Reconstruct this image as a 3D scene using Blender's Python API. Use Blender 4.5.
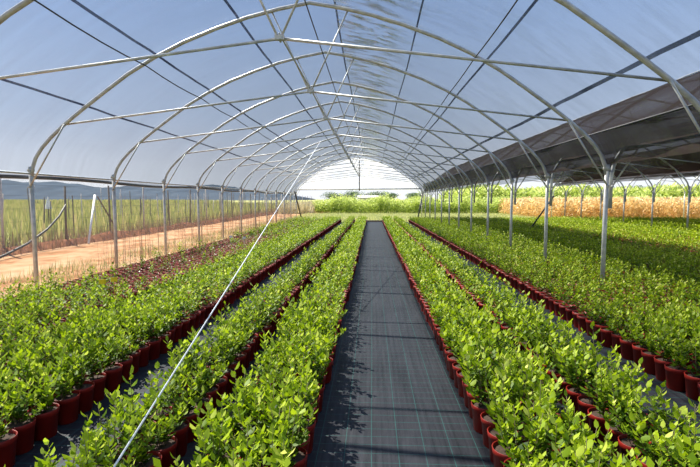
import bpy, math
import numpy as np
from mathutils import Vector

sc = bpy.context.scene
col = sc.collection
for o in list(bpy.data.objects):
    bpy.data.objects.remove(o)

# ------------------------------------------------------------------ camera
cam_d = bpy.data.cameras.new('camera')
cam_d.lens = 24.0
cam_d.sensor_width = 36.0
cam_d.clip_end = 3000
cam = bpy.data.objects.new('camera', cam_d)
cam.location = (0, 0, 1.6)
cam.rotation_euler = (math.radians(90) - math.atan(34.5 / 466.7), 0, math.atan(22 / 466.7))
col.objects.link(cam)
sc.camera = cam

# ------------------------------------------------------------------ sky
world = bpy.data.worlds.new('sky')
sc.world = world
world.use_nodes = True
wn, wl = world.node_tree.nodes, world.node_tree.links
wn.clear()
tc = wn.new('ShaderNodeTexCoord')
sx = wn.new('ShaderNodeSeparateXYZ')
wl.new(tc.outputs['Generated'], sx.inputs[0])
rmp = wn.new('ShaderNodeValToRGB')
wl.new(sx.outputs['Z'], rmp.inputs['Fac'])
e = rmp.color_ramp.elements
e[0].position = 0.0
e[0].color = (0.92, 0.95, 1.0, 1)
e[1].position = 1.0
e[1].color = (0.14, 0.28, 0.66, 1)
for p, c in ((0.07, (0.86, 0.91, 1.0, 1)), (0.16, (0.66, 0.78, 0.98, 1)), (0.32, (0.47, 0.63, 0.93, 1)), (0.55, (0.27, 0.44, 0.80, 1))):
    q = e.new(p)
    q.color = c
bg = wn.new('ShaderNodeBackground')
bg.inputs['Strength'].default_value = 1.08
wl.new(rmp.outputs['Color'], bg.inputs['Color'])
out = wn.new('ShaderNodeOutputWorld')
wl.new(bg.outputs[0], out.inputs['Surface'])

# ------------------------------------------------------------------ sun
SUN_DIR = Vector((-0.64, 0.52, 1.0)).normalized()      # towards the sun
sd = bpy.data.lights.new('sun', 'SUN')
sd.energy = 12.0
sd.angle = math.radians(0.6)
sd.color = (1.0, 0.93, 0.80)
so = bpy.data.objects.new('sun', sd)
so.rotation_euler = SUN_DIR.to_track_quat('Z', 'Y').to_euler()
so.location = (-20, 10, 30)
col.objects.link(so)

sc.view_settings.view_transform = 'Standard'
sc.view_settings.look = 'None'
sc.view_settings.exposure = 0.0
sc.view_settings.gamma = 1.0
sc.view_settings.use_curve_mapping = False
try:
    sc.cycles.max_bounces = 7
    sc.cycles.transparent_max_bounces = 24
    sc.cycles.use_denoising = True
    sc.cycles.sample_clamp_indirect = 6
except Exception:
    pass

rng = np.random.default_rng(11)

# ------------------------------------------------------------------ material helpers
def newmat(name):
    m = bpy.data.materials.new(name)
    m.use_nodes = True
    m.node_tree.nodes.clear()
    return m, m.node_tree.nodes, m.node_tree.links

def bsdf(n, l, color=(0.5, 0.5, 0.5), rough=0.5, metal=0.0, spec=0.5):
    b = n.new('ShaderNodeBsdfPrincipled')
    b.inputs['Base Color'].default_value = (*color, 1)
    b.inputs['Roughness'].default_value = rough
    b.inputs['Metallic'].default_value = metal
    b.inputs['Specular IOR Level'].default_value = spec
    return b

def finish(n, l, shader):
    o = n.new('ShaderNodeOutputMaterial')
    l.new(shader, o.inputs['Surface'])

def ramp(n, l, src, stops):
    r = n.new('ShaderNodeValToRGB')
    el = r.color_ramp.elements
    el[0].position, el[0].color = stops[0][0], (*stops[0][1], 1)
    el[1].position, el[1].color = stops[-1][0], (*stops[-1][1], 1)
    for p, c in stops[1:-1]:
        q = el.new(p)
        q.color = (*c, 1)
    l.new(src, r.inputs['Fac'])
    return r

def noise(n, l, scale, vec=None, stretch=None, detail=4.0, rough=0.55):
    t = n.new('ShaderNodeTexNoise')
    t.inputs['Scale'].default_value = scale
    t.inputs['Detail'].default_value = detail
    t.inputs['Roughness'].default_value = rough
    if vec is None:
        vec = n.new('ShaderNodeTexCoord').outputs['Object']
    if stretch:
        mp = n.new('ShaderNodeMapping')
        mp.inputs['Scale'].default_value = stretch
        l.new(vec, mp.inputs['Vector'])
        vec = mp.outputs['Vector']
    l.new(vec, t.inputs['Vector'])
    return t

def plain(name, color, rough=0.5, metal=0.0, var=0.15, scale=12.0, spec=0.5):
    m, n, l = newmat(name)
    b = bsdf(n, l, color, rough, metal, spec)
    t = noise(n, l, scale)
    lo = tuple(c * (1 - var) for c in color)
    hi = tuple(min(1, c * (1 + var)) for c in color)
    r = ramp(n, l, t.outputs['Fac'], [(0.3, lo), (0.7, hi)])
    l.new(r.outputs['Color'], b.inputs['Base Color'])
    finish(n, l, b.outputs[0])
    return m

def leafmat(name, stops, trans=0.35, rough=0.42, spec=0.5):
    """each leaf carries its own tint value (young tips pale, old leaves deep green)"""
    m, n, l = newmat(name)
    a = n.new('ShaderNodeAttribute')
    a.attribute_name = 'tint'
    r = ramp(n, l, a.outputs['Fac'], stops)
    b = bsdf(n, l, rough=rough, spec=spec)
    l.new(r.outputs['Color'], b.inputs['Base Color'])
    t = n.new('ShaderNodeBsdfTranslucent')
    l.new(r.outputs['Color'], t.inputs['Color'])
    mx = n.new('ShaderNodeMixShader')
    mx.inputs[0].default_value = trans
    l.new(b.outputs[0], mx.inputs[1])
    l.new(t.outputs[0], mx.inputs[2])
    finish(n, l, mx.outputs[0])
    return m

M = {}
M['steel'] = plain('galvanised_steel', (0.52, 0.52, 0.49), 0.42, 0.15, 0.25, 9.0)
M['wire'] = plain('black_cable', (0.03, 0.03, 0.035), 0.5, 0.0)
M['cord'] = plain('white_cord', (0.92, 0.92, 0.88), 0.6)
M['pot'] = plain('red_plastic_pot', (0.20, 0.011, 0.006), 0.5, 0.0, 0.35, 5.0, 0.25)
M['soil'] = plain('potting_soil', (0.045, 0.025, 0.015), 0.95, 0.0, 0.5, 60.0)
M['stem'] = plain('shrub_stem', (0.16, 0.13, 0.05), 0.6, 0.0, 0.3, 30.0)
M['yellow'] = plain('yellow_plastic', (0.85, 0.60, 0.01), 0.4)
M['white'] = plain('white_plastic', (0.8, 0.8, 0.76), 0.4)
M['wood'] = plain('weathered_wood', (0.16, 0.13, 0.10), 0.85, 0.0, 0.35, 14.0)
M['palewood'] = plain('pale_post', (0.55, 0.50, 0.44), 0.8, 0.0, 0.2, 14.0)
M['hose'] = plain('black_hose', (0.035, 0.035, 0.03), 0.6)
M['timber'] = plain('edge_board', (0.34, 0.24, 0.16), 0.8)
M['greenfabric'] = plain('dark_green_tarpaulin', (0.02, 0.045, 0.025), 0.6)
M['whitewall'] = plain('white_render', (0.5, 0.5, 0.49), 0.7)
M['hill'] = plain('hazy_wooded_hill', (0.080, 0.105, 0.135), 1.0, 0.0, 0.18, 0.02, 0.0)  # bluish distance haze put into the woodland colour
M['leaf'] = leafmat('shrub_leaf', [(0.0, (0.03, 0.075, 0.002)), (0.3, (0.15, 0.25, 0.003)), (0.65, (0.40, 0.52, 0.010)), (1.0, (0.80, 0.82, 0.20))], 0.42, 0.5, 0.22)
M['redleaf'] = leafmat('seedling_leaf', [(0.0, (0.08, 0.10, 0.02)), (0.5, (0.17, 0.26, 0.03)), (1.0, (0.40, 0.40, 0.10))], 0.35)
M['crop'] = leafmat('green_crop_leaf', [(0.0, (0.22, 0.32, 0.04)), (0.5, (0.45, 0.56, 0.10)), (1.0, (0.72, 0.78, 0.28))], 0.45)
M['dry'] = leafmat('dry_crop_leaf', [(0.0, (0.55, 0.30, 0.09)), (0.5, (0.82, 0.58, 0.24)), (1.0, (0.92, 0.78, 0.46))], 0.4)
M['weed'] = leafmat('meadow_blade', [(0.0, (0.17, 0.19, 0.05)), (0.5, (0.34, 0.35, 0.11)), (1.0, (0.58, 0.46, 0.22))], 0.4)
M['drystalk'] = leafmat('dry_stalk', [(0.0, (0.12, 0.07, 0.04)), (0.5, (0.25, 0.15, 0.09)), (1.0, (0.42, 0.30, 0.18))], 0.2)
M['lawn'] = leafmat('lawn_blade', [(0.0, (0.26, 0.30, 0.09)), (0.5, (0.48, 0.52, 0.20)), (1.0, (0.72, 0.68, 0.38))], 0.35)
M['straw'] = leafmat('straw', [(0.0, (0.30, 0.28, 0.12)), (0.5, (0.55, 0.48, 0.28)), (1.0, (0.75, 0.68, 0.48))], 0.35)
M['tree'] = leafmat('tree_leaf', [(0.0, (0.04, 0.09, 0.03)), (0.5, (0.10, 0.18, 0.06)), (1.0, (0.22, 0.30, 0.10))], 0.3)
M['bark'] = plain('bark', (0.12, 0.09, 0.06), 0.9)

# ground: grass, track, berm
m, n, l = newmat('grass_ground')
b = bsdf(n, l, rough=0.95, spec=0.1)
t = noise(n, l, 0.35, detail=8)
r = ramp(n, l, t.outputs['Fac'], [(0.3, (0.20, 0.24, 0.07)), (0.5, (0.36, 0.36, 0.13)), (0.7, (0.50, 0.43, 0.22))])
l.new(r.outputs[0], b.inputs['Base Color'])
finish(n, l, b.outputs[0])
M['grass'] = m

m, n, l = newmat('sandy_track')
b = bsdf(n, l, rough=0.95, spec=0.1)
t = noise(n, l, 1.1, stretch=(1.0, 0.55, 1), detail=10, rough=0.72)
r = ramp(n, l, t.outputs['Fac'], [(0.28, (0.16, 0.13, 0.04)), (0.42, (0.32, 0.14, 0.055)), (0.52, (0.46, 0.27, 0.14)), (0.72, (0.60, 0.43, 0.27))])
l.new(r.outputs[0], b.inputs['Base Color'])
bp = n.new('ShaderNodeBump')
bp.inputs['Strength'].default_value = 0.5
bp.inputs['Distance'].default_value = 0.05
t2 = noise(n, l, 12, detail=6)
l.new(t2.outputs['Fac'], bp.inputs['Height'])
l.new(bp.outputs[0], b.inputs['Normal'])
finish(n, l, b.outputs[0])
M['track'] = m

m, n, l = newmat('red_earth')
b = bsdf(n, l, rough=0.95, spec=0.1)
t = noise(n, l, 3, detail=8)
r = ramp(n, l, t.outputs['Fac'], [(0.3, (0.09, 0.03, 0.015)), (0.7, (0.28, 0.11, 0.05))])
l.new(r.outputs[0], b.inputs['Base Color'])
finish(n, l, b.outputs[0])
M['redearth'] = m

# woven ground cover with green guide lines
m, n, l = newmat('woven_ground_cover')
tcn = n.new('ShaderNodeTexCoord')
sp = n.new('ShaderNodeSeparateXYZ')
l.new(tcn.outputs['Object'], sp.inputs[0])
def mth(op, a, bv=None, c=None):
    x = n.new('ShaderNodeMath')
    x.operation = op
    for i, v in enumerate((a, bv, c)):
        if v is None:
            continue
        if isinstance(v, (int, float)):
            x.inputs[i].default_value = v
        else:
            l.new(v, x.inputs[i])
    return x.outputs[0]
def gridline(coord, step, width):
    f = mth('FRACT', mth('DIVIDE', coord, step))
    return mth('LESS_THAN', f, width / step)
gx = gridline(sp.outputs['X'], 0.17, 0.004)
gy = gridline(sp.outputs['Y'], 0.105, 0.004)
g = mth('MAXIMUM', gx, gy)
streak = noise(n, l, 1.0, stretch=(38, 0.6, 1), detail=5)
patch = noise(n, l, 1.3, detail=5)
mixf = mth('ADD', mth('MULTIPLY', streak.outputs['Fac'], 0.6), mth('MULTIPLY', patch.outputs['Fac'], 0.4))
r = ramp(n, l, mixf, [(0.36, (0.008, 0.009, 0.012)), (0.62, (0.026, 0.027, 0.033))])
mx = n.new('ShaderNodeMix')
mx.data_type = 'RGBA'
l.new(mth('MULTIPLY', g, 0.5), mx.inputs['Factor'])
l.new(r.outputs[0], mx.inputs[6])
mx.inputs[7].default_value = (0.02, 0.13, 0.11, 1)
b = bsdf(n, l, rough=0.6, spec=0.2)
l.new(mx.outputs[2], b.inputs['Base Color'])
wv = noise(n, l, 260.0, detail=1)
bp = n.new('ShaderNodeBump')
bp.inputs['Strength'].default_value = 0.35
bp.inputs['Distance'].default_value = 0.004
bump_h = mth('ADD', mth('MULTIPLY', wv.outputs['Fac'], 0.3), mth('MULTIPLY', noise(n, l, 2.2, stretch=(3, 1, 1), detail=4).outputs['Fac'], 8.0))
l.new(bump_h, bp.inputs['Height'])
l.new(bp.outputs[0], b.inputs['Normal'])
finish(n, l, b.outputs[0])
M['fabric'] = m

# clear film: along-arc coordinate in UV.x (metres from ridge), UV.y along tunnel
def filmmat(name, tint, opacity, graze=0.42):
    m, n, l = newmat(name)
    uv = n.new('ShaderNodeUVMap')
    uv.uv_map = 'UVMap'
    t1 = noise(n, l, 1.0, uv.outputs[0], (0.9, 7.0, 1), detail=6, rough=0.65)
    t2 = noise(n, l, 1.0, uv.outputs[0], (7.0, 0.25, 1), detail=3)
    bp = n.new('ShaderNodeBump')
    bp.inputs['Strength'].default_value = 0.8
    bp.inputs['Distance'].default_value = 0.05
    ad = n.new('ShaderNodeMath')
    ad.operation = 'ADD'
    l.new(t1.outputs['Fac'], ad.inputs[0])
    l.new(t2.outputs['Fac'], ad.inputs[1])
    l.new(ad.outputs[0], bp.inputs['Height'])
    tr = n.new('ShaderNodeBsdfTransparent')
    trc = n.new('ShaderNodeMix')
    trc.data_type = 'RGBA'
    trc.inputs[6].default_value = (*tint, 1)
    trc.inputs[7].default_value = (*[c * graze for c in tint], 1)
    lw0 = n.new('ShaderNodeLayerWeight')
    lw0.inputs['Blend'].default_value = 0.5
    l.new(lw0.outputs['Facing'], trc.inputs['Factor'])
    l.new(trc.outputs[2], tr.inputs[0])
    tl = n.new('ShaderNodeBsdfTranslucent')
    tl.inputs[0].default_value = (0.90, 0.91, 0.93, 1)
    gl = n.new('ShaderNodeBsdfGlossy')
    gl.inputs['Color'].default_value = (0.62, 0.68, 0.90, 1)
    gl.inputs['Roughness'].default_value = 0.22
    l.new(bp.outputs[0], gl.inputs['Normal'])
    lw = n.new('ShaderNodeLayerWeight')
    lw.inputs['Blend'].default_value = 0.25
    m1 = n.new('ShaderNodeMixShader')
    t4 = noise(n, l, 1.0, uv.outputs[0], (1.1, 2.3, 1), detail=4, rough=0.6)
    gsel = ramp(n, l, t4.outputs['Fac'], [(0.44, (0.0, 0.0, 0.0)), (0.62, (0.35, 0.35, 0.35))])
    gmx = n.new('ShaderNodeMath')
    gmx.operation = 'MAXIMUM'
    l.new(lw.outputs['Fresnel'], gmx.inputs[0])
    l.new(gsel.outputs[0], gmx.inputs[1])
    l.new(gmx.outputs[0], m1.inputs[0])
    l.new(tl.outputs[0], m1.inputs[1])
    l.new(gl.outputs[0], m1.inputs[2])
    # milkiness of the plastic varies a little from crease to crease
    rr = n.new('ShaderNodeMapRange')
    rr.inputs['From Min'].default_value = 0.35
    rr.inputs['From Max'].default_value = 0.70
    rr.inputs['To Min'].default_value = opacity * 0.2
    rr.inputs['To Max'].default_value = opacity * 2.4
    l.new(t1.outputs['Fac'], rr.inputs['Value'])
    mf = n.new('ShaderNodeMath')
    mf.operation = 'MULTIPLY_ADD'
    l.new(lw.outputs['Facing'], mf.inputs[0])
    mf.inputs[1].default_value = 0.10
    l.new(rr.outputs[0], mf.inputs[2])
    mf.use_clamp = True
    su = n.new('ShaderNodeSeparateXYZ')
    l.new(uv.outputs[0], su.inputs[0])
    sh = n.new('ShaderNodeMath')
    sh.operation = 'MULTIPLY'
    sh.inputs[1].default_value = 0.5
    l.new(su.outputs['X'], sh.inputs[0])
    glare_panel = ramp(n, l, sh.outputs[0], [(0.0, (0, 0, 0)), (0.18, (0.1, 0.1, 0.1)), (0.20, (0.7, 0.7, 0.7)), (0.30, (1.0, 1.0, 1.0)), (0.62, (1.0, 1.0, 1.0)), (0.72, (0.4, 0.4, 0.4)), (1.0, (0.1, 0.1, 0.1))])  # crinkled panel right of the ridge, where sun glare is put into the opacity
    t3 = noise(n, l, 1.0, uv.outputs[0], (1.6, 4.5, 1), detail=6, rough=0.7)
    cr = ramp(n, l, t3.outputs['Fac'], [(0.47, (0, 0, 0)), (0.53, (0.55, 0.55, 0.55)), (0.62, (0.9, 0.9, 0.9))])  # pale glare patches, drawn as milky spots in the film
    mu = n.new('ShaderNodeMath')
    mu.operation = 'MULTIPLY'
    l.new(glare_panel.outputs[0], mu.inputs[0])
    l.new(cr.outputs[0], mu.inputs[1])
    ms = n.new('ShaderNodeMath')
    ms.operation = 'ADD'
    ms.use_clamp = True
    l.new(mf.outputs[0], ms.inputs[0])
    l.new(mu.outputs[0], ms.inputs[1])
    mf = ms
    m2 = n.new('ShaderNodeMixShader')
    l.new(mf.outputs[0], m2.inputs[0])
    l.new(tr.outputs[0], m2.inputs[1])
    l.new(m1.outputs[0], m2.inputs[2])
    finish(n, l, m2.outputs[0])
    return m
M['film'] = filmmat('clear_film', (0.90, 0.94, 1.0), 0.05)
M['endfilm'] = filmmat('white_film', (0.97, 0.98, 1.0), 0.25, 0.95)

def netmat(name, color, open_lo, open_hi, vscale, stretch, mesh=None, rough=0.7):
    m, n, l = newmat(name)
    uv = n.new('ShaderNodeUVMap')
    uv.uv_map = 'UVMap'
    t = noise(n, l, vscale, uv.outputs[0], stretch, detail=5)
    rr = n.new('ShaderNodeMapRange')
    rr.inputs['From Min'].default_value = 0.35
    rr.inputs['From Max'].default_value = 0.68
    rr.inputs['To Min'].default_value = open_lo
    rr.inputs['To Max'].default_value = open_hi
    l.new(t.outputs['Fac'], rr.inputs['Value'])
    fac = rr.outputs[0]
    if mesh:
        s = n.new('ShaderNodeSeparateXYZ')
        l.new(uv.outputs[0], s.inputs[0])
        def mt(op, a, bb=None):
            x = n.new('ShaderNodeMath')
            x.operation = op
            for i, v in enumerate((a, bb)):
                if v is None:
                    continue
                if isinstance(v, (int, float)):
                    x.inputs[i].default_value = v
                else:
                    l.new(v, x.inputs[i])
            return x.outputs[0]
        a1 = mt('LESS_THAN', mt('FRACT', mt('DIVIDE', mt('ADD', s.outputs['X'], s.outputs['Y']), mesh[0])), mesh[1])
        a2 = mt('LESS_THAN', mt('FRACT', mt('DIVIDE', mt('SUBTRACT', s.outputs['X'], s.outputs['Y']), mesh[0])), mesh[1])
        solid = mt('MAXIMUM', a1, a2)
        fac = mt('MULTIPLY', mt('SUBTRACT', 1.0, mt('MULTIPLY', solid, mesh[2])), fac)
    b = bsdf(n, l, color, rough, 0.0, 0.04)
    tl = n.new('ShaderNodeBsdfTranslucent')
    tl.inputs[0].default_value = (*[min(1, c * 1.6) for c in color], 1)
    m0 = n.new('ShaderNodeMixShader')
    m0.inputs[0].default_value = 0.12
    l.new(b.outputs[0], m0.inputs[1])
    l.new(tl.outputs[0], m0.inputs[2])
    tr = n.new('ShaderNodeBsdfTransparent')
    mx = n.new('ShaderNodeMixShader')
    l.new(fac, mx.inputs[0])
    l.new(m0.outputs[0], mx.inputs[1])
    l.new(tr.outputs[0], mx.inputs[2])
    finish(n, l, mx.outputs[0])
    return m
M['shade'] = netmat('black_shade_net', (0.026, 0.017, 0.014), 0.01, 0.16, 1.0, (1.2, 0.25, 1))
M['shade_thin'] = netmat('black_net_valance', (0.02, 0.02, 0.022), 0.08, 0.35, 1.0, (2, 0.8, 1))
M['sidenet'] = netmat('side_net', (0.22, 0.23, 0.25), 0.90, 0.97, 1.0, (1, 1, 1), mesh=(0.045, 0.14, 0.6))
M['strap'] = netmat('film_strap', (0.015, 0.025, 0.07), 0.04, 0.22, 1.0, (1, 1, 1))

# ------------------------------------------------------------------ mesh helpers
class MB:
    def __init__(s):
        s.v, s.f, s.m, s.c = [], [], [], 0
        s.uv = []
    def add(s, vs, fs, mi=0):
        vs = np.asarray(vs, float).reshape(-1, 3)
        s.v.append(vs)
        for f in fs:
            s.f.append([i + s.c for i in f])
            s.m.append(mi)
        s.c += len(vs)
    def box(s, c, d, mi=0, rz=0.0):
        x, y, z = [k / 2 for k in d]
        p = np.array([(-x, -y, -z), (x, -y, -z), (x, y, -z), (-x, y, -z), (-x, -y, z), (x, -y, z), (x, y, z), (-x, y, z)])
        cr, sr = math.cos(rz), math.sin(rz)
        p = np.stack([p[:, 0] * cr - p[:, 1] * sr, p[:, 0] * sr + p[:, 1] * cr, p[:, 2]], 1) + np.array(c)
        s.add(p, [(0, 3, 2, 1), (4, 5, 6, 7), (0, 1, 5, 4), (1, 2, 6, 5), (2, 3, 7, 6), (3, 0, 4, 7)], mi)
    def tube(s, pts, r, seg=8, mi=0, caps=True):
        pts = [Vector(p) for p in pts]
        rs = r if isinstance(r, (list, tuple)) else [r] * len(pts)
        tang = []
        for i in range(len(pts)):
            a = pts[max(0, i - 1)]
            b_ = pts[min(len(pts) - 1, i + 1)]
            tang.append((b_ - a).normalized())
        up = Vector((0, 0, 1)) if abs(tang[0].z) < 0.9 else Vector((0, 1, 0))
        nrm = tang[0].cross(up).normalized()
        vs = []
        for i, p in enumerate(pts):
            tt = tang[i]
            nrm = (nrm - tt * nrm.dot(tt)).normalized()
            bn = tt.cross(nrm)
            for k in range(seg):
                a = 2 * math.pi * k / seg
                vs.append(p + (nrm * math.cos(a) + bn * math.sin(a)) * rs[i])
        fs = []
        for i in range(len(pts) - 1):
            for k in range(seg):
                k2 = (k + 1) % seg
                fs.append((i * seg + k, i * seg + k2, (i + 1) * seg + k2, (i + 1) * seg + k))
        if caps:
            fs.append(tuple(range(seg - 1, -1, -1)))
            fs.append(tuple((len(pts) - 1) * seg + k for k in range(seg)))
        s.add([tuple(v) for v in vs], fs, mi)
    def lathe(s, prof, seg=16, c=(0, 0, 0), mi=0):
        vs, fs = [], []
        for (r, z) in prof:
            for k in range(seg):
                a = 2 * math.pi * k / seg
                vs.append((c[0] + r * math.cos(a), c[1] + r * math.sin(a), c[2] + z))
        for i in range(len(prof) - 1):
            for k in range(seg):
                k2 = (k + 1) % seg
                fs.append((i * seg + k, i * seg + k2, (i + 1) * seg + k2, (i + 1) * seg + k))
        s.add(vs, fs, mi)
    def mesh(s, name, mats, smooth=False):
        me = bpy.data.meshes.new(name)
        v = np.concatenate(s.v)
        me.from_pydata([tuple(x) for x in v], [], s.f)
        for mm in mats:
            me.materials.append(mm)
        if len(mats) > 1:
            me.polygons.foreach_set('material_index', s.m)
        if smooth:
            me.polygons.foreach_set('use_smooth', [True] * len(me.polygons))
        me.update()
        return me

def link(name, data, parent=None, loc=None):
    o = bpy.data.objects.new(name, data)
    col.objects.link(o)
    if parent is not None:
        o.parent = parent
    if loc is not None:
        o.location = loc
    return o

def tag(o, label=None, cat=None, group=None, kind=None):
    if label:
        o['label'] = label
    if cat:
        o['category'] = cat
    if group:
        o['group'] = group
    if kind:
        o['kind'] = kind
    return o

def npmesh(name, v, quads, mats, mi=None, tint=None, smooth=False):
    """fast mesh from numpy arrays; quads (N,4)"""
    me = bpy.data.meshes.new(name)
    nv, nq = len(v), len(quads)
    me.vertices.add(nv)
    me.vertices.foreach_set('co', np.ascontiguousarray(v, np.float32).ravel())
    me.loops.add(nq * 4)
    me.loops.foreach_set('vertex_index', np.ascontiguousarray(quads, np.int32).ravel())
    me.polygons.add(nq)
    me.polygons.foreach_set('loop_start', np.arange(nq, dtype=np.int32) * 4)
    me.polygons.foreach_set('loop_total', np.full(nq, 4, np.int32))
    for mm in mats:
        me.materials.append(mm)
    if mi is not None:
        me.polygons.foreach_set('material_index', np.ascontiguousarray(mi, np.int32))
    if smooth:
        me.polygons.foreach_set('use_smooth', np.ones(nq, bool))
    if tint is not None:
        at = me.attributes.new('tint', 'FLOAT', 'POINT')
        at.data.foreach_set('value', np.ascontiguousarray(tint, np.float32))
    me.update()
    me.validate()
    return me

def sheet(name, rows, mats):
    """grid sheet with UV in metres; rows[i][j] = (point, u, v)"""
    ni, nj = len(rows), len(rows[0])
    vs = [p[0] for r_ in rows for p in r_]
    uvs = [(p[1], p[2]) for r_ in rows for p in r_]
    fs = [(i * nj + j, i * nj + j + 1, (i + 1) * nj + j + 1, (i + 1) * nj + j) for i in range(ni - 1) for j in range(nj - 1)]
    me = bpy.data.meshes.new(name)
    me.from_pydata(vs, [], fs)
    ul = me.uv_layers.new(name='UVMap')
    for lp in me.loops:
        ul.data[lp.index].uv = uvs[lp.vertex_index]
    for mm in mats:
        me.materials.append(mm)
    me.polygons.foreach_set('use_smooth', [True] * len(me.polygons))
    me.update()
    return me

# ------------------------------------------------------------------ dimensions
XL, XR, CX, HALF = -5.7, 3.7, -1.0, 4.7
FRAMES = [7.6 + 2.5 * (k - 1) for k in range(0, 12)] + [35.0]     # 5.1 .. 32.6, 35.0
YEND = 35.0
PROF = [(0, 4.70), (0.5, 4.61), (1.0, 4.49), (1.5, 4.33), (2.05, 4.12), (2.55, 3.88), (3.0, 3.62), (3.4, 3.34), (3.8, 3.05), (4.1, 2.82), (4.33, 2.62), (4.5, 2.44), (4.61, 2.28), (4.67, 2.12), (4.7, 1.95)]
PU = np.array([p[0] for p in PROF])
PZ = np.array([p[1] for p in PROF])
def archz(u):
    return float(np.interp(abs(u), PU, PZ))

# ------------------------------------------------------------------ setting
def flat(name, x0, x1, y0, y1, z, mat, nx=1, ny=1, thick=None):
    mb = MB()
    if thick:
        mb.box(((x0 + x1) / 2, (y0 + y1) / 2, z - thick / 2), (x1 - x0, y1 - y0, thick))
    else:
        mb.add([(x0, y0, z), (x1, y0, z), (x1, y1, z), (x0, y1, z)], [(0, 1, 2, 3)])
    return link(name, mb.mesh(name, [mat]))

tag(flat('ground', -900, 900, -30, 1500, -0.04, M['grass']), 'grassy open ground around and behind the tunnels', 'ground', kind='structure')
tag(flat('dirt_track', -10.4, -5.42, -12, 140, -0.015, M['track'], thick=0.02), 'pale sandy dirt track running beside the tunnel', 'track', kind='structure')
tag(flat('floor', -5.42, 22.5, -4, 32.7, 0.0, M['fabric'], thick=0.03), 'black woven ground cover fabric with green guide lines', 'floor', kind='structure')

# hills on the horizon
def ridge():
    mb = MB()
    xs = np.linspace(-700, -105, 160)
    vs, fs = [], []
    for i, x in enumerate(xs):
        q = (x + 700) / 595.01
        h = 31 * (1 - q) ** 0.35 + 3.5 * math.sin(x * 0.019) + 2.2 * math.sin(x * 0.05 + 1) + 1.0 * math.sin(x * 0.17) + 0.6 * rng.standard_normal()
        h = max(1.0, h)
        for (dy, k) in ((0, 0), (40, 0.45), (110, 0.85), (170, 1.0), (320, 0.5)):
            vs.append((x, 560 + dy, h * k - 1))
    for i in range(len(xs) - 1):
        for j in range(4):
            fs.append((i * 5 + j, (i + 1) * 5 + j, (i + 1) * 5 + j + 1, i * 5 + j + 1))
    mb.add(vs, fs)
    return mb.mesh('hill', [M['hill']], True)
tag(link('hill', ridge()), 'long low wooded hill ridge on the horizon', 'hill', kind='structure')

# roof film of the main tunnel
def film_sheet(cx, u0, u1, y0, y1, off, mat, name, dy=0.5, wob=0.012, step=0.16, zadd=0.0):
    us = np.arange(u0, u1 + 1e-6, (u1 - u0) / max(1, int(round((u1 - u0) / step))))
    ys = np.arange(y0, y1 + 1e-6, (y1 - y0) / max(1, int(round((y1 - y0) / dy))))
    rows = []
    for y in ys:
        row = []
        sag = 0.020 * math.sin(math.pi * (((y - 7.6) / 2.5) % 1.0))      # film dips a little between hoops
        for u in us:
            z = archz(u)
            du = 0.05
            nx_, nz_ = -(archz(u + du) - archz(u - du)), 2 * du
            if abs(u) > 4.6:
                nx_, nz_ = math.copysign(1, u), 0.2
            ln = math.hypot(nx_, nz_)
            k = off - sag + wob * math.sin(u * 5 + y * 3.1) * math.sin(y * 1.7 + u)
            row.append(((cx + u + nx_ / ln * k, y, z + nz_ / ln * k + zadd), float(u), float(y)))
        rows.append(row)
    return sheet(name, rows, [mat])
tag(link('ceiling', film_sheet(CX, -4.7, 4.69, -3.0, YEND, 0.065, M['film'], 'ceiling')), 'clear plastic film stretched over the hoops of the main tunnel', 'roof film', kind='structure')

# gable film at the far end
def gable():
    rows = []
    us = np.linspace(-4.68, 4.68, 60)
    for k in range(9):
        row = []
        for u in us:
            top = archz(u)
            z = 2.28 + (max(top, 2.28) - 2.28) * k / 8
            row.append(((CX + u, YEND + 0.05, z), float(u), float(z)))
        rows.append(row)
    return sheet('wall_far', rows, [M['endfilm']])
tag(link('wall_far', gable()), 'white film closing the upper gable at the far end', 'gable film', kind='structure')

# side netting on the left
rows = []
for z in np.linspace(0.05, 2.0, 9):
    rows.append([((XL - 0.05 - 0.015 * math.sin(y * 2.0 + z * 3), y, z), float(y), float(z)) for y in np.arange(-3, YEND + 0.01, 0.5)])
tag(link('wall_left', sheet('wall_left', rows, [M['sidenet']])), 'fine see-through netting along the left side of the tunnel', 'side net', kind='structure')

# ------------------------------------------------------------------ hoop frames
def arch_pts(cx, y, s0=-1, s1=1, zl=1.95, zr=1.95):
    pts = [(cx - HALF, y, zl)] if zl < 1.95 else []
    for (u, z) in reversed(PROF):
        pts.append((cx - u, y, z))
    for (u, z) in PROF[1:]:
        pts.append((cx + u, y, z))
    if zr < 1.95:
        pts.append((cx + HALF, y, zr))
    return pts

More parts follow.
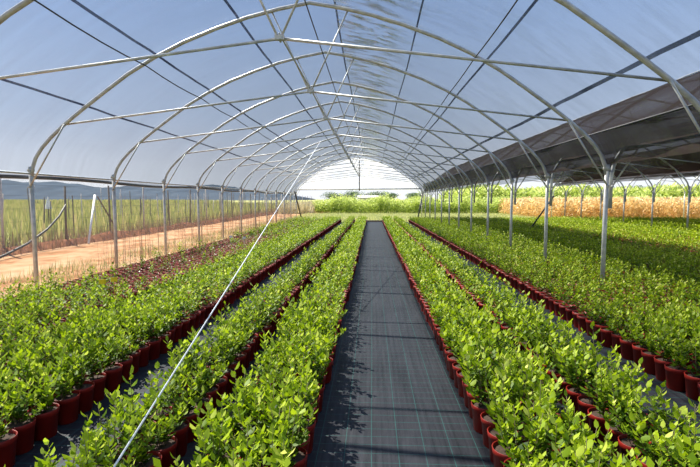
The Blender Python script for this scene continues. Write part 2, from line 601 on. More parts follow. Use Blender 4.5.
def hoop_meshes(cx_zero_left_stub=False):
    """part meshes in local space, centre line x=0, y=0"""
    P = {}
    mb = MB(); mb.tube(arch_pts(0, 0, zl=1.45 if cx_zero_left_stub else 1.95), 0.030, 10); P['arch_tube'] = mb.mesh('arch_tube', [M['steel']], True)
    def post(x, h=2.1):
        mb = MB()
        mb.tube([(x, 0, 0.0), (x, 0, h)], 0.034, 12)
        mb.tube([(x, 0, h - 0.06), (x, 0, h + 0.04)], 0.041, 12)
        mb.box((x, 0.0, h - 0.02), (0.11, 0.03, 0.04))
        return mb.mesh('post', [M['steel']], True)
    P['post_l'] = post(-HALF)
    P['post_r'] = post(HALF)
    mb = MB(); mb.tube([(-4.08, 0.045, 2.84), (0, 0.045, 3.33)], 0.017, 8); mb.tube([(0, 0.045, 3.33), (4.08, 0.045, 2.84)], 0.017, 8); P['tie_bar'] = mb.mesh('tie_bar', [M['steel']], True)
    mb = MB(); mb.box((0, 0.02, 3.33), (0.10, 0.05, 0.05)); mb.tube([(0, -0.03, 3.31), (0, 0.08, 3.31)], 0.014, 6); P['node_bracket'] = mb.mesh('node_bracket', [M['steel']])
    for k, s in (('vl', -1), ('vr', 1)):
        mb = MB(); mb.tube([(0.02 * s, 0.02, 3.34), (0.60 * s, 0.02, archz(0.60) - 0.02)], 0.013, 8); P['king_' + k] = mb.mesh('king_brace', [M['steel']], True)
    for k, s in (('l', -1), ('r', 1)):
        mb = MB(); mb.tube([(4.06 * s, -0.045, 2.82), (4.70 * s, -0.045, 1.80)], 0.014, 8); mb.tube([(4.70 * s, -0.07, 1.80), (4.70 * s, 0.05, 1.80)], 0.018, 6); P['corner_' + k] = mb.mesh('corner_brace', [M['steel']], True)
    return P
HP = hoop_meshes(False)
HN = hoop_meshes(True)
ORD = ['first', 'second', 'third', 'fourth', 'fifth', 'sixth', 'seventh', 'eighth', 'ninth', 'tenth', 'eleventh', 'twelfth', 'thirteenth', 'fourteenth', 'fifteenth', 'sixteenth', 'seventeenth', 'eighteenth', 'nineteenth', 'twentieth']

def hoop(P, cx, y, label, group, left_post=True):
    r_ = link('hoop_frame', None, loc=(cx, y, 0))
    tag(r_, label, 'hoop frame', group)
    link('arch_tube', P['arch_tube'], r_)
    if left_post:
        link('post', P['post_l'], r_)
    link('post', P['post_r'], r_)
    link('tie_bar', P['tie_bar'], r_)
    link('node_bracket', P['node_bracket'], r_)
    link('king_brace', P['king_vl'], r_)
    link('king_brace', P['king_vr'], r_)
    link('corner_brace', P['corner_l'], r_)
    link('corner_brace', P['corner_r'], r_)
    return r_

for i, y in enumerate(FRAMES):
    if i == len(FRAMES) - 1:
        lb = 'galvanised end hoop closing the far end of the film-covered tunnel'
    else:
        lb = '%s galvanised hoop of the film-covered tunnel, counting away from the camera' % ORD[i]
    hoop(HP, CX, y, lb, 'hoops of the film-covered tunnel')
NX1, NX2 = CX + 9.52, CX + 19.04
for i, y in enumerate(FRAMES):
    hoop(HN, NX1, y + 0.10, '%s galvanised hoop of the netted tunnel right of the film tunnel, counting away' % ORD[i], 'hoops of the netted tunnel', False)
for i, y in enumerate(FRAMES[3:]):
    hoop(HN, NX2, y + 0.20, '%s galvanised hoop of the farther netted tunnel, counting away from the camera' % ORD[i], 'hoops of the farther netted tunnel', False)

# ------------------------------------------------------------------ rails, wires, straps
def line_thing(name, pts, r, mat, label, cat, group=None, seg=6):
    mb = MB()
    mb.tube(pts, r, seg)
    return tag(link(name, mb.mesh(name, [mat], True)), label, cat, group)

def sagged(x, z, ys, sag):
    pts = []
    for a, b_ in zip(ys[:-1], ys[1:]):
        for k in range(4):
            t_ = k / 4
            pts.append((x, a + (b_ - a) * t_, z - sag * 4 * t_ * (1 - t_)))
    pts.append((x, ys[-1], z))
    return pts
YW = [0.1, 2.6] + FRAMES
wz = lambda u: archz(u) - 0.045
line_thing('ridge_wire', sagged(CX - 0.05, archz(0) - 0.035, YW, 0.0), 0.011, M['wire'], 'black wire running along under the ridge of the tunnel', 'wire')
line_thing('purlin_wire', sagged(CX - 2.68, wz(2.68), YW, 0.035), 0.010, M['wire'], 'black wire tied under the hoops on the left roof slope', 'wire', 'purlin wires')
line_thing('purlin_wire', sagged(CX + 2.60, wz(2.60), YW, 0.02), 0.010, M['wire'], 'black wire tied under the hoops on the right roof slope', 'wire', 'purlin wires')
line_thing('collar_tube', [(CX, y, 3.37) for y in YW[2:]], 0.010, M['steel'], 'long steel tube joining the tie bar centres under the ridge', 'tube', seg=8)
line_thing('side_rail', [(XL + 0.0, y, 2.02) for y in (-3, 15, YEND)], 0.016, M['steel'], 'straight steel rail along the top of the left side netting', 'rail', seg=8)
line_thing('film_roller', [(XL - 0.125 - 0.01 * math.sin(y), y, 1.955 + 0.025 * math.sin(y * 0.9)) for y in np.arange(-3, YEND + 0.1, 0.8)], 0.034, M['wire'], 'dark rolled film tube hanging under the left side rail', 'film roll', seg=8)
line_thing('gutter_rail', [(XR + 0.06, y, 2.70) for y in (2, 15, YEND)], 0.016, M['wire'], 'black rail above the valley between film tunnel and netted tunnel', 'rail', 'valley rails', seg=8)
line_thing('gutter_rail', [(XR + 9.6, y, 2.70) for y in (8, 15, YEND)], 0.016, M['wire'], 'black rail above the valley between the two netted tunnels', 'rail', 'valley rails', seg=8)

def strap(u, w, label, nm='film_strap'):
    us = [u - w / 2, u, u + w / 2]
    rows = []
    for k, (uu, up) in enumerate(((us[0], 0.0), (us[1], 0.006), (us[2], 0.0))):
        z = archz(uu)
        du = 0.05
        nx_, nz_ = -(archz(uu + du) - archz(uu - du)), 2 * du
        ln = math.hypot(nx_, nz_)
        row = []
        for y in np.arange(-1.0, YEND, 0.5):
            sag = 0.020 * math.sin(math.pi * (((y - 7.6) / 2.5) % 1.0))
            kk = 0.09 - sag + up + 0.012 * math.sin(uu * 5 + y * 3.1) * math.sin(y * 1.7 + uu)
            row.append(((CX + uu + nx_ / ln * kk + 0.012 * math.sin(y * 0.9 + u * 3), y, z + nz_ / ln * kk), float(uu), float(y)))
        rows.append(row)
    return tag(link(nm, sheet(nm, rows, [M['strap']])), label, 'strap', 'dark straps over the film')
strap(-3.75, 0.034, 'thin dark strap low on the left slope of the film roof')
strap(-2.52, 0.038, 'dark blue strap beside the left purlin wire on the film roof')
strap(-1.15, 0.041, 'faint dark strap left of the ridge on the film roof')
strap(0.37, 0.034, 'dark strap just right of the ridge on the film roof')
strap(1.68, 0.026, 'thin dark strap halfway up the right slope of the film roof')
strap(2.78, 0.030, 'dark strap beside the right purlin wire on the film roof')
strap(3.85, 0.045, 'wide blue strap low on the right slope of the film roof')

# white guy cord from the bed to the roof
line_thing('guy_cord', [(-1.18, 0.76, 0.01), (-1.38, 12.6, 3.15)], 0.0058, M['cord'], 'taut white cord slanting from the left bed up to the roof', 'cord')
# far gable bar and stays
mbg = link('gable_frame', None, loc=(CX, YEND, 0))
tag(mbg, 'dark bar and hanging post framing the white gable at the far end', 'gable frame')
mb = MB(); mb.tube([(-4.68, 0, 2.30), (4.68, 0, 2.36)], 0.045, 8); link('cross_bar', mb.mesh('cross_bar', [M['steel']], True), mbg)
mb = MB(); mb.tube([(0.05, -0.03, 2.2), (0.05, -0.03, 4.65)], 0.04, 8); link('centre_post', mb.mesh('centre_post', [M['wire']], True), mbg)
line_thing('diagonal_stay', [(XL + 0.25, 32.75, 2.15), (XL + 0.45, 34.8, 0.0)], 0.05, M['wire'], 'dark diagonal stay beside the left end post of the tunnel', 'stay', 'diagonal stays')
line_thing('diagonal_stay', [(XR - 0.1, 33.6, 2.0), (XR - 0.55, 32.65, 0.0)], 0.05, M['wire'], 'dark diagonal stay beside the right end post of the tunnel', 'stay', 'diagonal stays')
line_thing('diagonal_stay', [(8.0, 21.0, 1.75), (6.9, 21.2, 0.0)], 0.035, M['wire'], 'dark slanting stay standing in the wide right bed', 'stay', 'diagonal stays')

# ------------------------------------------------------------------ shade nets of the neighbours
def net_sheet(cx, u0, u1, y0, y1, name, label):
    me = film_sheet(cx, u0, u1, y0, y1, 0.05, M['shade'], name, dy=0.5, wob=0.02, step=0.2)
    return tag(link(name, me), label, 'shade net', 'black shade nets')
net_sheet(NX1, -4.66, -2.4, 1.0, YEND, 'shade_net', 'black shade net on the near slope of the tunnel next to the film tunnel')  # crown left open out of view so sun reaches the right bed
net_sheet(NX1, 2.0, 2.85, 1.0, YEND, 'shade_net', 'black shade net strip high on the far slope of the tunnel next door')
net_sheet(NX1, 3.3, 4.25, 1.0, YEND, 'shade_net', 'narrow black shade net strip along the far slope of the netted tunnel')
net_sheet(NX2, -4.3, 3.7, 4.0, YEND, 'shade_net', 'black shade net over the farther netted tunnel')

def valance(x, y0, z0, z1, label, grp='hanging net valances'):
    rows = []
    ys = np.arange(y0, YEND, 0.25)
    for k in range(7):
        t_ = k / 6
        row = []
        for y in ys:
            sw = 0.05 * math.sin(math.pi * ((y - 7.6) / 2.5 % 1.0))
            zb = z1 + 0.5 * sw + 0.02 * math.sin(y * 2.3)
            z = z0 + (zb - z0) * t_
            row.append(((x + 0.06 * math.sin(y * 5 + t_ * 2.5) * t_ + 0.03 * math.sin(y * 1.3), y, z), float(t_ * 0.4), float(y)))
        rows.append(row)
    return tag(link('net_valance', sheet('net_valance', rows, [M['shade_thin']])), label, 'net', grp)
valance(XR + 0.06, 2.0, 2.70, 2.34, 'dark gathered net hanging below the valley rail beside the film tunnel')
valance(XR + 9.6, 8.0, 2.74, 2.50, 'dark gathered net hanging below the valley rail between the netted tunnels')

# ------------------------------------------------------------------ shrubs
def leaf_block(base, direc, side, length, width, fold, detail):
    """vectorised leaves. base,direc,side (N,3). returns verts (N*k,3), quads"""
    N = len(base)
    nrm = np.cross(direc, side)
    L = length[:, None]
    W = width[:, None]
    if detail >= 2:
        pts = [base,
               base + direc * L * 0.30 + side * W * 0.42 + nrm * L * fold,
               base + direc * L * 0.30 - side * W * 0.42 + nrm * L * fold,
               base + direc * L * 0.38,
               base + direc * L * 0.68 + side * W * 0.40 + nrm * L * fold * 0.6,
               base + direc * L * 0.68 - side * W * 0.40 + nrm * L * fold * 0.6,
               base + direc * L * 1.0 - nrm * L * 0.10]
        k = 7
        q = np.array([(0, 3, 1, 0), (0, 2, 3, 0), (3, 6, 4, 1), (3, 2, 5, 6)])
        # first two are triangles written as kites: (0,3,1) and (0,2,3) use split below
        quads = np.array([(0, 3, 4, 1), (0, 2, 5, 3), (3, 6, 4, 3), (3, 5, 6, 3)])
        quads = np.array([(0, 3, 4, 1), (0, 2, 5, 3)])
        tip = np.array([(3, 5, 6, 4)])
        quads = np.concatenate([quads, tip])
    else:
        pts = [base,
               base + direc * L * 0.5 + side * W * 0.5 + nrm * L * fold,
               base + direc * L,
               base + direc * L * 0.5 - side * W * 0.5 + nrm * L * fold]
        k = 4
        quads = np.array([(0, 1, 2, 3)])
    v = np.stack(pts, 1).reshape(-1, 3)
    q = (quads[None] + (np.arange(N) * k)[:, None, None]).reshape(-1, 4)
    return v, q, k

def norm(a):
    return a / np.maximum(1e-9, np.linalg.norm(a, axis=-1, keepdims=True))

def shrub_arrays(rg, n_stems, n_leaves, leaf, spread, h0, h1, detail):
    """leaves and stems of one shrub sitting on z=0 (soil level)"""
    B, Dr, Sd, Ln, Wd, Tn = [], [], [], [], [], []
    stems = []
    for s in range(n_stems):
        az = rg.uniform(0, 2 * math.pi)
        lean = rg.uniform(0.02, spread)
        h = rg.uniform(h0, h1)
        p0 = np.array([math.cos(az), math.sin(az), 0]) * rg.uniform(0.0, 0.03)
        p2 = np.array([math.cos(az) * lean, math.sin(az) * lean, h])
        p1 = (p0 + p2) / 2 + np.array([math.cos(az), math.sin(az), 0]) * lean * 0.12 + rg.normal(0, 0.008, 3)
        stems.append((p0, p1, p2))
        nl = max(3, int(n_leaves / n_stems))
        ph = rg.uniform(0, 6.28)
        for i in range(nl):
            t_ = 0.12 + 0.88 * (i + rg.uniform(0, 0.6)) / nl
            t_ = min(t_, 1.0)
            p = (1 - t_) ** 2 * p0 + 2 * t_ * (1 - t_) * p1 + t_ ** 2 * p2
            a = ph + i * 2.4
            upness = 0.28 + 0.9 * t_ ** 2 + rg.normal(0, 0.18)
            d = np.array([math.cos(a), math.sin(a), upness])
            d /= np.linalg.norm(d)
            sd_ = np.cross(d, [0, 0, 1]) + rg.normal(0, 0.25, 3)
            sd_ -= d * sd_.dot(d)
            sd_ /= max(1e-6, np.linalg.norm(sd_))
            B.append(p); Dr.append(d); Sd.append(sd_)
            L = leaf * (1.0 - 0.25 * t_) * rg.uniform(0.7, 1.25)
            Ln.append(L); Wd.append(L * rg.uniform(0.46, 0.62))
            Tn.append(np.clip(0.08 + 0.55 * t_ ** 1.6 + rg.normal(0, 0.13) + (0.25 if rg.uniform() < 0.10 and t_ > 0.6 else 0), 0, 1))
    B, Dr, Sd = map(np.array, (B, Dr, Sd))
    v, q, k = leaf_block(B, Dr, Sd, np.array(Ln), np.array(Wd), 0.07, detail)
    return v, q, np.repeat(np.array(Tn), k), stems

POT_H, POT_R = 0.19, 0.094
mb = MB()
mb.lathe([(0.002, 0.0), (0.068, 0.0), (0.072, 0.004), (0.086, 0.150), (0.090, 0.152), (0.094, 0.188), (0.091, 0.190), (0.087, 0.186), (0.084, 0.155)], 20)
pot_me = mb.mesh('pot', [M['pot']], True)
mb = MB()
mb.lathe([(0.0855, 0.168), (0.06, 0.172), (0.03, 0.169), (0.001, 0.175)], 16)
soil_me = mb.mesh('soil', [M['soil']], True)

def stems_mesh(stems, r=0.0026):
    mb = MB()
    for (a, b_, c) in stems:
        pts = []
        for t_ in (0, 0.33, 0.66, 1.0):
            pts.append((1 - t_) ** 2 * a + 2 * t_ * (1 - t_) * b_ + t_ ** 2 * c)
        pts[0] = pts[0] + np.array([0, 0, -0.02])
        mb.tube([tuple(p) for p in pts], [r, r * 0.9, r * 0.75, r * 0.5], 4)
    return mb.mesh('stem', [M['stem']], True)

NEARV = []
for k in range(14):
    rg = np.random.default_rng(100 + k)
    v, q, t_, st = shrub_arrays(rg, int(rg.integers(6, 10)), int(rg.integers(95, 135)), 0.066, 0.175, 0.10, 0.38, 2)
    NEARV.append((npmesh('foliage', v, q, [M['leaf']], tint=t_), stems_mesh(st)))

# rows: (x, y0, y1, scale, bed, row words)
rows_def = []
for j, x in enumerate((-0.45, -0.63, -0.81)):
    rows_def.append((x, 1.62, 32.3, 0.97, 'left of central walkway', ORD[j]))
for j, x in enumerate((-1.24, -1.42)):
    rows_def.append((x, 1.7, 32.3, 0.97, 'left of central walkway', ORD[3 + j]))
for j, x in enumerate((0.79, 0.97, 1.15)):
    rows_def.append((x, 1.62, 32.3, 0.99, 'right of central walkway', ORD[j]))
for j, x in enumerate((1.55, 1.73)):
    rows_def.append((x, 1.7, 32.3, 0.99, 'right of central walkway', ORD[3 + j]))
for j in range(6):
    x = -2.21 - 0.19 * j
    rows_def.append((x, max(1.9, abs(x) * 1.05), 32.3, 0.92, 'beyond left aisle', ORD[j]))
for j in range(9):
    x = -3.62 - 0.19 * j
    rows_def.append((x, abs(x) * 1.15, 32.3, 0.85, 'of outer bed', ORD[j]))
xr = []
x = 2.60
j = 0
while x < 20.5:
    rows_def.append((x, max(2.2, x * 1.0), 32.3, 0.86 if j < 40 else 1.0, 'of wide right bed', ORD[j] if j < 20 else str(j)))
    x += 0.19 if x < 7 else 0.24
    j += 1

YA, PI_ = math.atan(22 / 466.7), math.atan(34.5 / 466.7)
def proj(X, Y, Z):
    z = Z - 1.6
    x1 = X * math.cos(YA) + Y * math.sin(YA)
    y1 = -X * math.sin(YA) + Y * math.cos(YA)
    d = y1 * math.cos(PI_) - z * math.sin(PI_)
    w = y1 * math.sin(PI_) + z * math.cos(PI_)
    return 350 + 466.7 * x1 / max(d, .01), 233.5 - 466.7 * w / max(d, .01), d

posts = [(XL, y) for y in FRAMES] + [(XR, y) for y in FRAMES] + [(NX1 + HALF, y + .1) for y in FRAMES] + [(NX2 + HALF, y + .2) for y in FRAMES]
pa = np.array(posts)
plants = []
for ri, (x, y0, y1, s, bed, rw) in enumerate(rows_def):
    y = y0 + rng.uniform(0, 0.1)
    step = 0.192 if x < 7 else 0.24
    while y < y1:
        px, py = x + rng.normal(0, 0.012), y + rng.normal(0, 0.008)
        if np.min((pa[:, 0] - px) ** 2 + (pa[:, 1] - py) ** 2) > (0.15 ** 2):
            seedling = bed.startswith('of outer') and (py > 6.9 + 0.5 * math.sin(x * 7)) and rng.uniform() < (0.93 if py < 17 else 0.55)
            u, v_, d = proj(px, py, 0.35)
            u2, v2, d2 = proj(px, py, 0.42)
            vis = (-8 < u < 708) and v2 < 474
            plants.append([px, py, s * rng.uniform(0.78, 1.16), ri, seedling, vis, d])
        y += step
plants_vis = sorted([k for k, p in enumerate(plants) if p[5] and not p[4]], key=lambda k: plants[k][6])
NEAR_SET = set(plants_vis[:300])
count = {}
grp_cache = 'potted shrubs in the beds'
for k in sorted(NEAR_SET, key=lambda k: (plants[k][3], plants[k][1])):
    px, py, s, ri, sdl, vis, d = plants[k]
    x, y0, y1, s0, bed, rw = rows_def[ri]
    count[ri] = count.get(ri, 0) + 1
    c = count[ri]
    cw = str(c) + ('th' if 10 <= c % 100 <= 20 else {1: 'st', 2: 'nd', 3: 'rd'}.get(c % 10, 'th'))
    size = 'tall' if s / s0 > 1.04 else ('low' if s / s0 < 0.89 else 'leafy')
    r_ = link('potted_shrub', None, loc=(px, py, 0.0))
    r_.rotation_euler = (0, 0, rng.uniform(0, 6.28))
    tag(r_, '%s green shrub in red pot, %s from camera in %s row %s' % (size, cw, rw, bed), 'potted shrub', grp_cache)
    link('pot', pot_me, r_)
    link('soil', soil_me, r_)
    fm, sm = NEARV[int(rng.integers(0, len(NEARV)))]
    f_ = link('foliage', fm, r_, (0, 0, 0.172))
    f_.scale = (s, s, s)
    g_ = link('stem', sm, r_, (0, 0, 0.172))
    g_.scale = (s, s, s)

# the remaining thousands as one mass
LOD1 = [shrub_arrays(np.random.default_rng(300 + k), 6, 64, 0.068, 0.15, 0.12, 0.34, 1) for k in range(10)]
LOD2 = [shrub_arrays(np.random.default_rng(400 + k), 5, 34, 0.085, 0.140, 0.12, 0.32, 1) for k in range(10)]
SEED = [shrub_arrays(np.random.default_rng(500 + k), 4, 14, 0.046, 0.06, 0.05, 0.19, 1) for k in range(8)]
def potlod(seg):
    prof = [(0.070, 0.0), (0.088, 0.150), (0.094, 0.152), (0.094, 0.19), (0.085, 0.186), (0.084, 0.165)]
    vs = [(r_ * math.cos(2 * math.pi * k / seg), r_ * math.sin(2 * math.pi * k / seg), z) for (r_, z) in prof for k in range(seg)]
    q = [(i * seg + k, i * seg + (k + 1) % seg, (i + 1) * seg + (k + 1) % seg, (i + 1) * seg + k) for i in range(len(prof) - 1) for k in range(seg)]
    b0 = (len(prof) - 1) * seg
    cap = []
    for k in range(1, seg - 2, 2):
        cap.append((b0, b0 + k, b0 + k + 1, b0 + (k + 2)))
    return np.array(vs), np.array(q + cap), len(q)
P8 = potlod(8)
V, Q, MI, TN = [], [], [], []
off = 0
for k, p in enumerate(plants):
    if k in NEAR_SET:
        continue
    px, py, s, ri, sdl, vis, d = p
    pv, pq, nside = P8
    a = rng.uniform(0, 6.28)
    R = np.array([[math.cos(a), -math.sin(a), 0], [math.sin(a), math.cos(a), 0], [0, 0, 1]])
    V.append(pv @ R.T + (px, py, 0)); Q.append(pq + off)
    mi = np.full(len(pq), 2); mi[nside:] = 3
    MI.append(mi); TN.append(np.zeros(len(pv))); off += len(pv)
    if sdl:
        v, q, t_, st = SEED[int(rng.integers(0, 8))]
        mid = 1
    elif py < 13:
        v, q, t_, st = LOD1[int(rng.integers(0, 10))]
        mid = 0
    else:
        v, q, t_, st = LOD2[int(rng.integers(0, 10))]
        mid = 0
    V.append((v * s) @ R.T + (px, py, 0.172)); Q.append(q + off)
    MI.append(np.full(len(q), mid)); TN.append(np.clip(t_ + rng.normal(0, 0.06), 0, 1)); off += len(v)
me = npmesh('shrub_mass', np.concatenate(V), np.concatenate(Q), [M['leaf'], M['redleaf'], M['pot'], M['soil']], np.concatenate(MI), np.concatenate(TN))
tag(link('shrub_mass', me), 'thousands more green shrubs in red pots filling all the beds to the far end', 'potted shrubs', kind='stuff')
print('plants', len(plants), 'quads', len(me.polygons))

# ------------------------------------------------------------------ plant labels on stakes
def stake_label(x, y, z, rz, mat, label):
    r_ = link('plant_label', None, loc=(x, y, 0))
    r_.rotation_euler = (0, 0, rz)
    tag(r_, label, 'plant label', 'plant labels on stakes')
    mb = MB(); mb.tube([(0, 0, 0.16), (0, 0, z)], 0.004, 5); link('stake', mb.mesh('stake', [mat]), r_)
    mb = MB(); mb.box((0, 0, z + 0.02), (0.085, 0.004, 0.06)); link('tag_plate', mb.mesh('tag_plate', [mat]), r_)
stake_label(-3.62, 6.05, 0.47, 0.6, M['yellow'], 'small yellow plant label, left one of the yellow pair in the outer bed')
stake_label(-3.50, 6.12, 0.49, 0.5, M['yellow'], 'small yellow plant label, right one of the yellow pair in the outer bed')
stake_label(-4.05, 13.2, 0.50, 0.5, M['white'], 'pale plant label farther along the outer bed, near the netting')
stake_label(-3.50, 12.6, 0.52, 0.5, M['white'], 'pale plant label farther along the outer bed, on its aisle side')

# edging
line_thing('edge_roll', [(-5.38 + 0.02 * math.sin(y * 1.7), y, 0.05 + 0.012 * math.sin(y * 2.6)) for y in np.arange(-3, 33, 0.35)], 0.055, M['greenfabric'], 'rolled dark green fabric edge between outer bed and dirt track', 'fabric edge', seg=8)
mb = MB(); mb.box((0.17, 32.85, 0.05), (1.5, 0.16, 0.12))
tag(link('edge_board', mb.mesh('edge_board', [M['timber']])), 'brown board across the far end of the central walkway', 'board')

# ------------------------------------------------------------------ left: earth berm, fence
rows = []
for j, (dx, dz) in enumerate(((-0.75, -0.02), (-0.45, 0.14), (-0.15, 0.22), (0.15, 0.16), (0.5, -0.01))):
    rows.append([((-10.75 + dx * (1 + 0.2 * math.sin(y * 0.7)), y, -0.03 + dz * (1 + 0.35 * math.sin(y * 1.3 + j) * math.sin(y * 0.41))), 0.0, 0.0) for y in np.arange(2, 140, 0.6)])
tag(link('earth_bank', sheet('earth_bank', rows, [M['redearth']])), 'low bank of dark red earth along the fence', 'earth bank', kind='structure')

def fence():
    r_ = link('wire_fence', None, loc=(-10.9, 0, 0))
    tag(r_, 'wire fence of grey posts standing along the red earth bank', 'fence')
    ys = [10.4 + 2.85 * k for k in range(27)]
    wire_z = (0.5, 0.9, 1.3, 1.7, 2.05)
    for k, y in enumerate(ys):
        mb = MB()
        h = 2.15 + 0.12 * math.sin(k * 2.1)
        dx = 0.06 * math.sin(k * 3.3)
        mb.tube([(0, y, 0.0), (dx, y + 0.03 * math.sin(k), h)], [0.04, 0.034], 7)
        link('fence_post', mb.mesh('fence_post', [M['palewood' if k % 3 == 1 else 'wood']], True), r_)
    for z in wire_z:
        mb = MB()
        mb.tube([(0.02, y, z) for y in (ys[0] - 6, ys[-1])], 0.004, 4)
        link('fence_wire', mb.mesh('fence_wire', [M['wire']]), r_)
    mb = MB(); mb.tube([(0.02, 17.9, 1.75), (0.75, 16.2, 0.0)], 0.04, 8)
    b1 = link('fence_brace', mb.mesh('fence_brace', [M['white']], True), r_)
    b1['label'] = 'white slanting brace leaning on a fence post'
    mb = MB(); mb.tube([(0, 18.1, 1.7), (-0.1, 19.6, 0.3)], 0.03, 6)
    link('fence_brace', mb.mesh('fence_brace', [M['wood']], True), r_)
fence()
line_thing('bent_hose', [(-9.6, 11.2, 0.02), (-9.9, 12.2, 0.12), (-10.25, 13.4, 0.28), (-10.5, 14.6, 0.62), (-10.65, 15.4, 1.0), (-10.72, 15.9, 1.4)], 0.035, M['hose'], 'dark bent hose rising against the wire fence', 'hose')

# thin stakes of the vineyard rows beyond the fence, each a thing
k = 0
for row, (xx, y0, st) in enumerate(((-12.4, 15.0, 1.9), (-14.2, 20.0, 2.3), (-16.5, 22.0, 2.7))):
    for j in range(34 if row == 0 else 26):
        y = y0 + st * j + rng.uniform(-0.3, 0.3)
        h = rng.uniform(1.5, 2.3)
        mb = MB(); mb.tube([(0, 0, 0), (rng.uniform(-.12, .12), rng.uniform(-.1, .1), h)], [0.03, 0.022], 6)
        o = link('vine_stake', mb.mesh('vine_stake', [M['wood' if rng.uniform() < .7 else 'palewood']], True), loc=(xx + rng.uniform(-.15, .15), y, -0.04))
        tag(o, 'thin weathered stake, %s from camera in the %s stake row beyond the fence' % (str(j + 1) + ('th' if 10 <= (j + 1) % 100 <= 20 else {1: 'st', 2: 'nd', 3: 'rd'}.get((j + 1) % 10, 'th')), ORD[row]), 'stake', 'stakes beyond the fence')
# small white scarecrow cone on a stick
sr = link('bird_scarer', None, loc=(-14.5, 20.3, -0.04))
tag(sr, 'small white pointed bird scarer on a short stick in the field', 'bird scarer')
mb = MB(); mb.tube([(0, 0, 0), (0, 0, 1.2)], 0.03, 6); link('stick', mb.mesh('stick', [M['wood']]), sr)
mb = MB(); mb.lathe([(0.15, 1.2), (0.11, 1.35), (0.04, 1.65), (0.005, 1.75)], 10); link('cone', mb.mesh('cone', [M['white']]), sr)

# ------------------------------------------------------------------ blades and crops
def blades(xy, h, w, mat, name, label, cat, lean=0.25, leaves=0, z0=-0.04, per_tint=None):
    N = len(xy)
    az = rng.uniform(0, 2 * math.pi, N)
    ln = rng.uniform(0, lean, N)
    base = np.stack([xy[:, 0], xy[:, 1], np.full(N, z0)], 1)
    side = np.stack([np.cos(az + 1.57), np.sin(az + 1.57), np.zeros(N)], 1)
    dr = norm(np.stack([np.cos(az) * ln, np.sin(az) * ln, np.ones(N)], 1))
    bend = np.stack([np.cos(az), np.sin(az), np.zeros(N)], 1)
    H = h[:, None]; W = w[:, None]
    if leaves == 0:
        v = np.stack([base - side * W * .5, base + side * W * .5, base + dr * H + bend * H * ln[:, None] * .4 + side * W * .1, base + dr * H * .98 + bend * H * ln[:, None] * .4 - side * W * .1], 1).reshape(-1, 3)
        q = (np.arange(N)[:, None] * 4 + np.arange(4)[None])
        tn = np.repeat(np.clip(rng.normal(0.5, 0.22, N), 0, 1), 4)
    else:
        vs, qs, ts = [], [], []
        v0 = np.stack([base - side * 0.012, base + side * 0.012, base + dr * H + side * .006, base + dr * H - side * .006], 1).reshape(-1, 3)
        vs.append(v0); qs.append(np.arange(N)[:, None] * 4 + np.arange(4)[None]); ts.append(np.repeat(rng.uniform(0.1, 0.5, N), 4))
        o_ = len(v0)
        for k in range(leaves):
            t_ = rng.uniform(0.15, 1.0, N)[:, None]
            a = rng.uniform(0, 6.28, N)
            d = norm(np.stack([np.cos(a), np.sin(a), rng.uniform(0.1, 1.3, N)], 1))
            s_ = norm(np.cross(d, rng.normal(0, 1, (N, 3))))
            L = (w * rng.uniform(3.0, 5.5, N))
            vv, qq, kk = leaf_block(base + dr * H * t_, d, s_, L, w * rng.uniform(.8, 1.3, N), 0.08, 1)
            vs.append(vv); qs.append(qq + o_); o_ += len(vv)
            ts.append(np.repeat(np.clip(rng.normal(0.5, 0.2, N) + (t_[:, 0] - .5) * .5, 0, 1), kk))
        v, q, tn = np.concatenate(vs), np.concatenate(qs), np.concatenate(ts)
    me = npmesh(name, v, q, [mat], tint=tn)
    return tag(link(name, me), label, cat, kind='stuff')

def scatter(n_, x0, x1, y0, y1, power=1.0):
    t_ = rng.uniform(0, 1, n_) ** power
    y = y0 + (y1 - y0) * t_
    x = rng.uniform(x0, x1, n_)
    return np.stack([x, y], 1)

xy = scatter(60000, -75, -11.3, 8, 110, 1.3)
xy = xy[xy[:, 0] < -11.2]
blades(xy, rng.uniform(0.35, 1.0, len(xy)), rng.uniform(0.03, 0.09, len(xy)) * (1 + xy[:, 1] / 40), M['weed'], 'meadow_grass', 'tall green and straw coloured meadow grass beyond the fence', 'grass')
xy = scatter(30000, -190, -60, 40, 200, 1.0)
blades(xy, rng.uniform(0.6, 1.6, len(xy)), rng.uniform(0.2, 0.4, len(xy)), M['weed'], 'far_meadow_grass', 'distant green meadow grass below the hills', 'grass')
xy = scatter(7000, -11.6, -10.2, 8, 75, 1.2)
blades(xy, rng.uniform(0.10, 0.75, len(xy)), rng.uniform(0.012, 0.03, len(xy)), M['drystalk'], 'dry_weeds', 'dry brown weeds growing on the red earth bank', 'weeds', lean=0.5)
xy = scatter(5500, -7.4, -5.85, 7, 34, 1.0)
xy = xy[np.abs(np.sin(xy[:, 1] * 0.8)) > 0.35]
blades(xy, rng.uniform(0.03, 0.28, len(xy)), rng.uniform(0.01, 0.02, len(xy)), M['weed'], 'track_weeds', 'sparse weeds growing along the foot of the side netting', 'weeds', lean=0.5)
xy = scatter(260, -6.15, -5.85, 10, 34.5, 1.0)
blades(xy, rng.uniform(0.9, 1.85, len(xy)), rng.uniform(0.008, 0.018, len(xy)), M['drystalk'], 'dry_stalks', 'thin dry reddish stalks standing against the outside of the side netting', 'dry stalks', lean=0.04)
# grass strip at end of the tunnel
xy = scatter(40000, -7, 14, 33.2, 50, 0.8)
blades(xy, rng.uniform(0.05, 0.22, len(xy)), rng.uniform(0.03, 0.07, len(xy)), M['lawn'], 'short_grass', 'short bright green grass strip beyond the tunnel end', 'grass', lean=0.5)
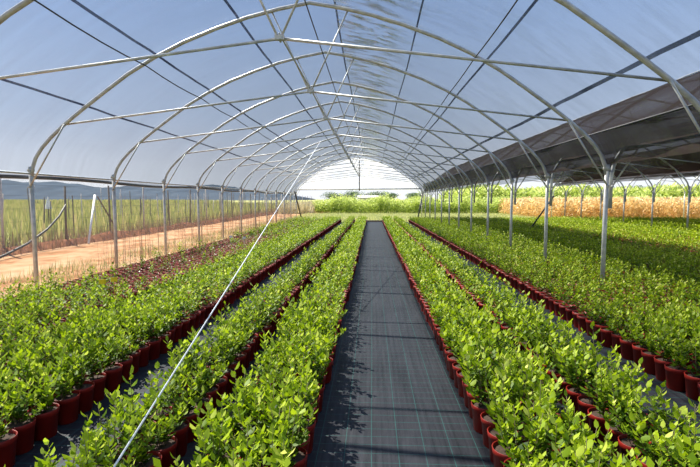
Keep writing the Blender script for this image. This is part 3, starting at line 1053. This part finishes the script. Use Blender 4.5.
# tall green crop behind the tunnel
xy = scatter(7000, -6.6, 45, 52, 64, 1.3)
hh = 1.45 + 0.22 * np.sin(xy[:, 0] * 1.3) + rng.uniform(-0.4, 0.3, len(xy)) + 0.7 * (rng.uniform(0, 1, len(xy)) > 0.97)
blades(xy, hh, rng.uniform(0.045, 0.085, len(xy)), M['crop'], 'green_crop', 'tall bright green leafy crop rows beyond the tunnel end', 'crop', leaves=22, lean=0.08)
xy = scatter(2600, -10.2, -6.4, 50, 62, 1.0)
blades(xy, rng.uniform(0.6, 1.45, len(xy)), rng.uniform(0.05, 0.12, len(xy)), M['straw'], 'straw_stalks', 'pale straw coloured stalks left of the green crop at the far end', 'dry stalks')
# dry golden crop to the right
xy = scatter(9000, 13.3, 52, 36.0, 50, 1.2)
hh = rng.uniform(1.3, 1.75, len(xy))
blades(xy, hh, rng.uniform(0.05, 0.09, len(xy)), M['dry'], 'dry_maize', 'tall golden dry maize field beyond the wide right bed', 'dry crop', leaves=9, lean=0.10)
# green belt behind it
xy = scatter(5000, 18, 130, 90, 125, 1.0)
hh = rng.uniform(2.5, 3.7, len(xy)) + 0.5 * np.sin(xy[:, 0] * 0.35)
blades(xy, hh, rng.uniform(0.22, 0.34, len(xy)), M['crop'], 'green_thicket', 'dense green thicket behind the golden maize', 'thicket', leaves=18, lean=0.08)

# ------------------------------------------------------------------ trees, buildings behind
def tree(x, y, h, w, label, seed):
    rg = np.random.default_rng(seed)
    r_ = link('broadleaf_tree', None, loc=(x, y, -0.04))
    tag(r_, label, 'tree', 'trees on the horizon')
    mb = MB(); mb.tube([(0, 0, 0), (0.1, 0, h * 0.35), (0, 0.1, h * 0.7)], [w * .05, w * .04, w * .02], 7)
    for k in range(4):
        a = k * 1.7
        mb.tube([(0.05, 0, h * .35), (math.cos(a) * w * .3, math.sin(a) * w * .3, h * .65)], [w * .025, w * .01], 5)
    link('trunk', mb.mesh('trunk', [M['bark']], True), r_)
    cl = rg.normal(0, 1, (14, 3)); cl = norm(cl) * rg.uniform(0.2, 1, (14, 1)) * np.array([w * .36, w * .36, h * .26]) + np.array([0, 0, h * .62])
    N = 1500
    c = cl[rg.integers(0, 14, N)]
    p = c + norm(rg.normal(0, 1, (N, 3))) * rg.uniform(0.5, 1, (N, 1)) * np.array([w * .2, w * .2, h * .16])
    d = norm(rg.normal(0, 1, (N, 3)))
    s_ = norm(np.cross(d, rg.normal(0, 1, (N, 3))))
    v, q, kk = leaf_block(p, d, s_, np.full(N, h * .06), np.full(N, h * .04), 0.05, 1)
    tn = np.repeat(np.clip(rg.normal(.45, .2, N), 0, 1), kk)
    link('crown', npmesh('crown', v, q, [M['tree']], tint=tn), r_)
def xat(px, y):
    a = (px - 350) / 466.7
    return y * (a * math.cos(YA) - math.sin(YA)) / (a * math.sin(YA) + math.cos(YA))
tr = [(334, 120, 3.9, 8, 'broad low tree left of the tall green crop, seen through the far end'),
      (352, 122, 4.2, 7, 'rounded tree rising behind the green crop, left of the gable post'),
      (377, 150, 4.8, 12, 'wide dark tree behind the white shed roof at the far end'),
      (391, 162, 4.6, 9, 'dark tree touching the right end of the white shed roof'),
      (413, 120, 3.9, 6, 'small tree behind the green crop near the right end post'),
      (468, 150, 6.0, 9, 'small tree on the horizon behind the first right posts'),
      (586, 160, 6.4, 9, 'rounded dark tree above the thicket left of the double post'),
      (600, 190, 6.6, 10, 'dark tree just left of the big double post'),
      (632, 170, 6.8, 9, 'wide dark tree above the golden maize right of double post'),
      (650, 190, 7.8, 11, 'tallest dark tree above the golden maize'),
      (670, 165, 6.0, 8, 'dark tree between the tallest tree and the white shed')]
for i, (px, y, h, w, lb) in enumerate(tr):
    tree(xat(px, y), y, h, w, lb, 700 + i)
def shed(px, y, w, d, h, label):
    r_ = link('shed', None, loc=(xat(px, y), y, -0.04))
    tag(r_, label, 'shed', 'white sheds on the horizon')
    mb = MB(); mb.box((0, 0, h * .4), (w, d, h * .8)); link('wall', mb.mesh('wall', [M['whitewall']]), r_)
    mb = MB(); mb.add([(-w * .52, -d * .55, h * .8), (w * .52, -d * .55, h * .8), (w * .52, 0, h), (-w * .52, 0, h), (-w * .52, d * .55, h * .8), (w * .52, d * .55, h * .8)], [(0, 1, 2, 3), (3, 2, 5, 4), (0, 3, 4), (1, 5, 2)]); link('roof', mb.mesh('roof', [M['whitewall']]), r_)
shed(369, 105, 5.0, 5, 2.45, 'white shed roof behind the green crop at the far end')
shed(692, 150, 12, 6, 5.6, 'white shed among the trees at the right edge')
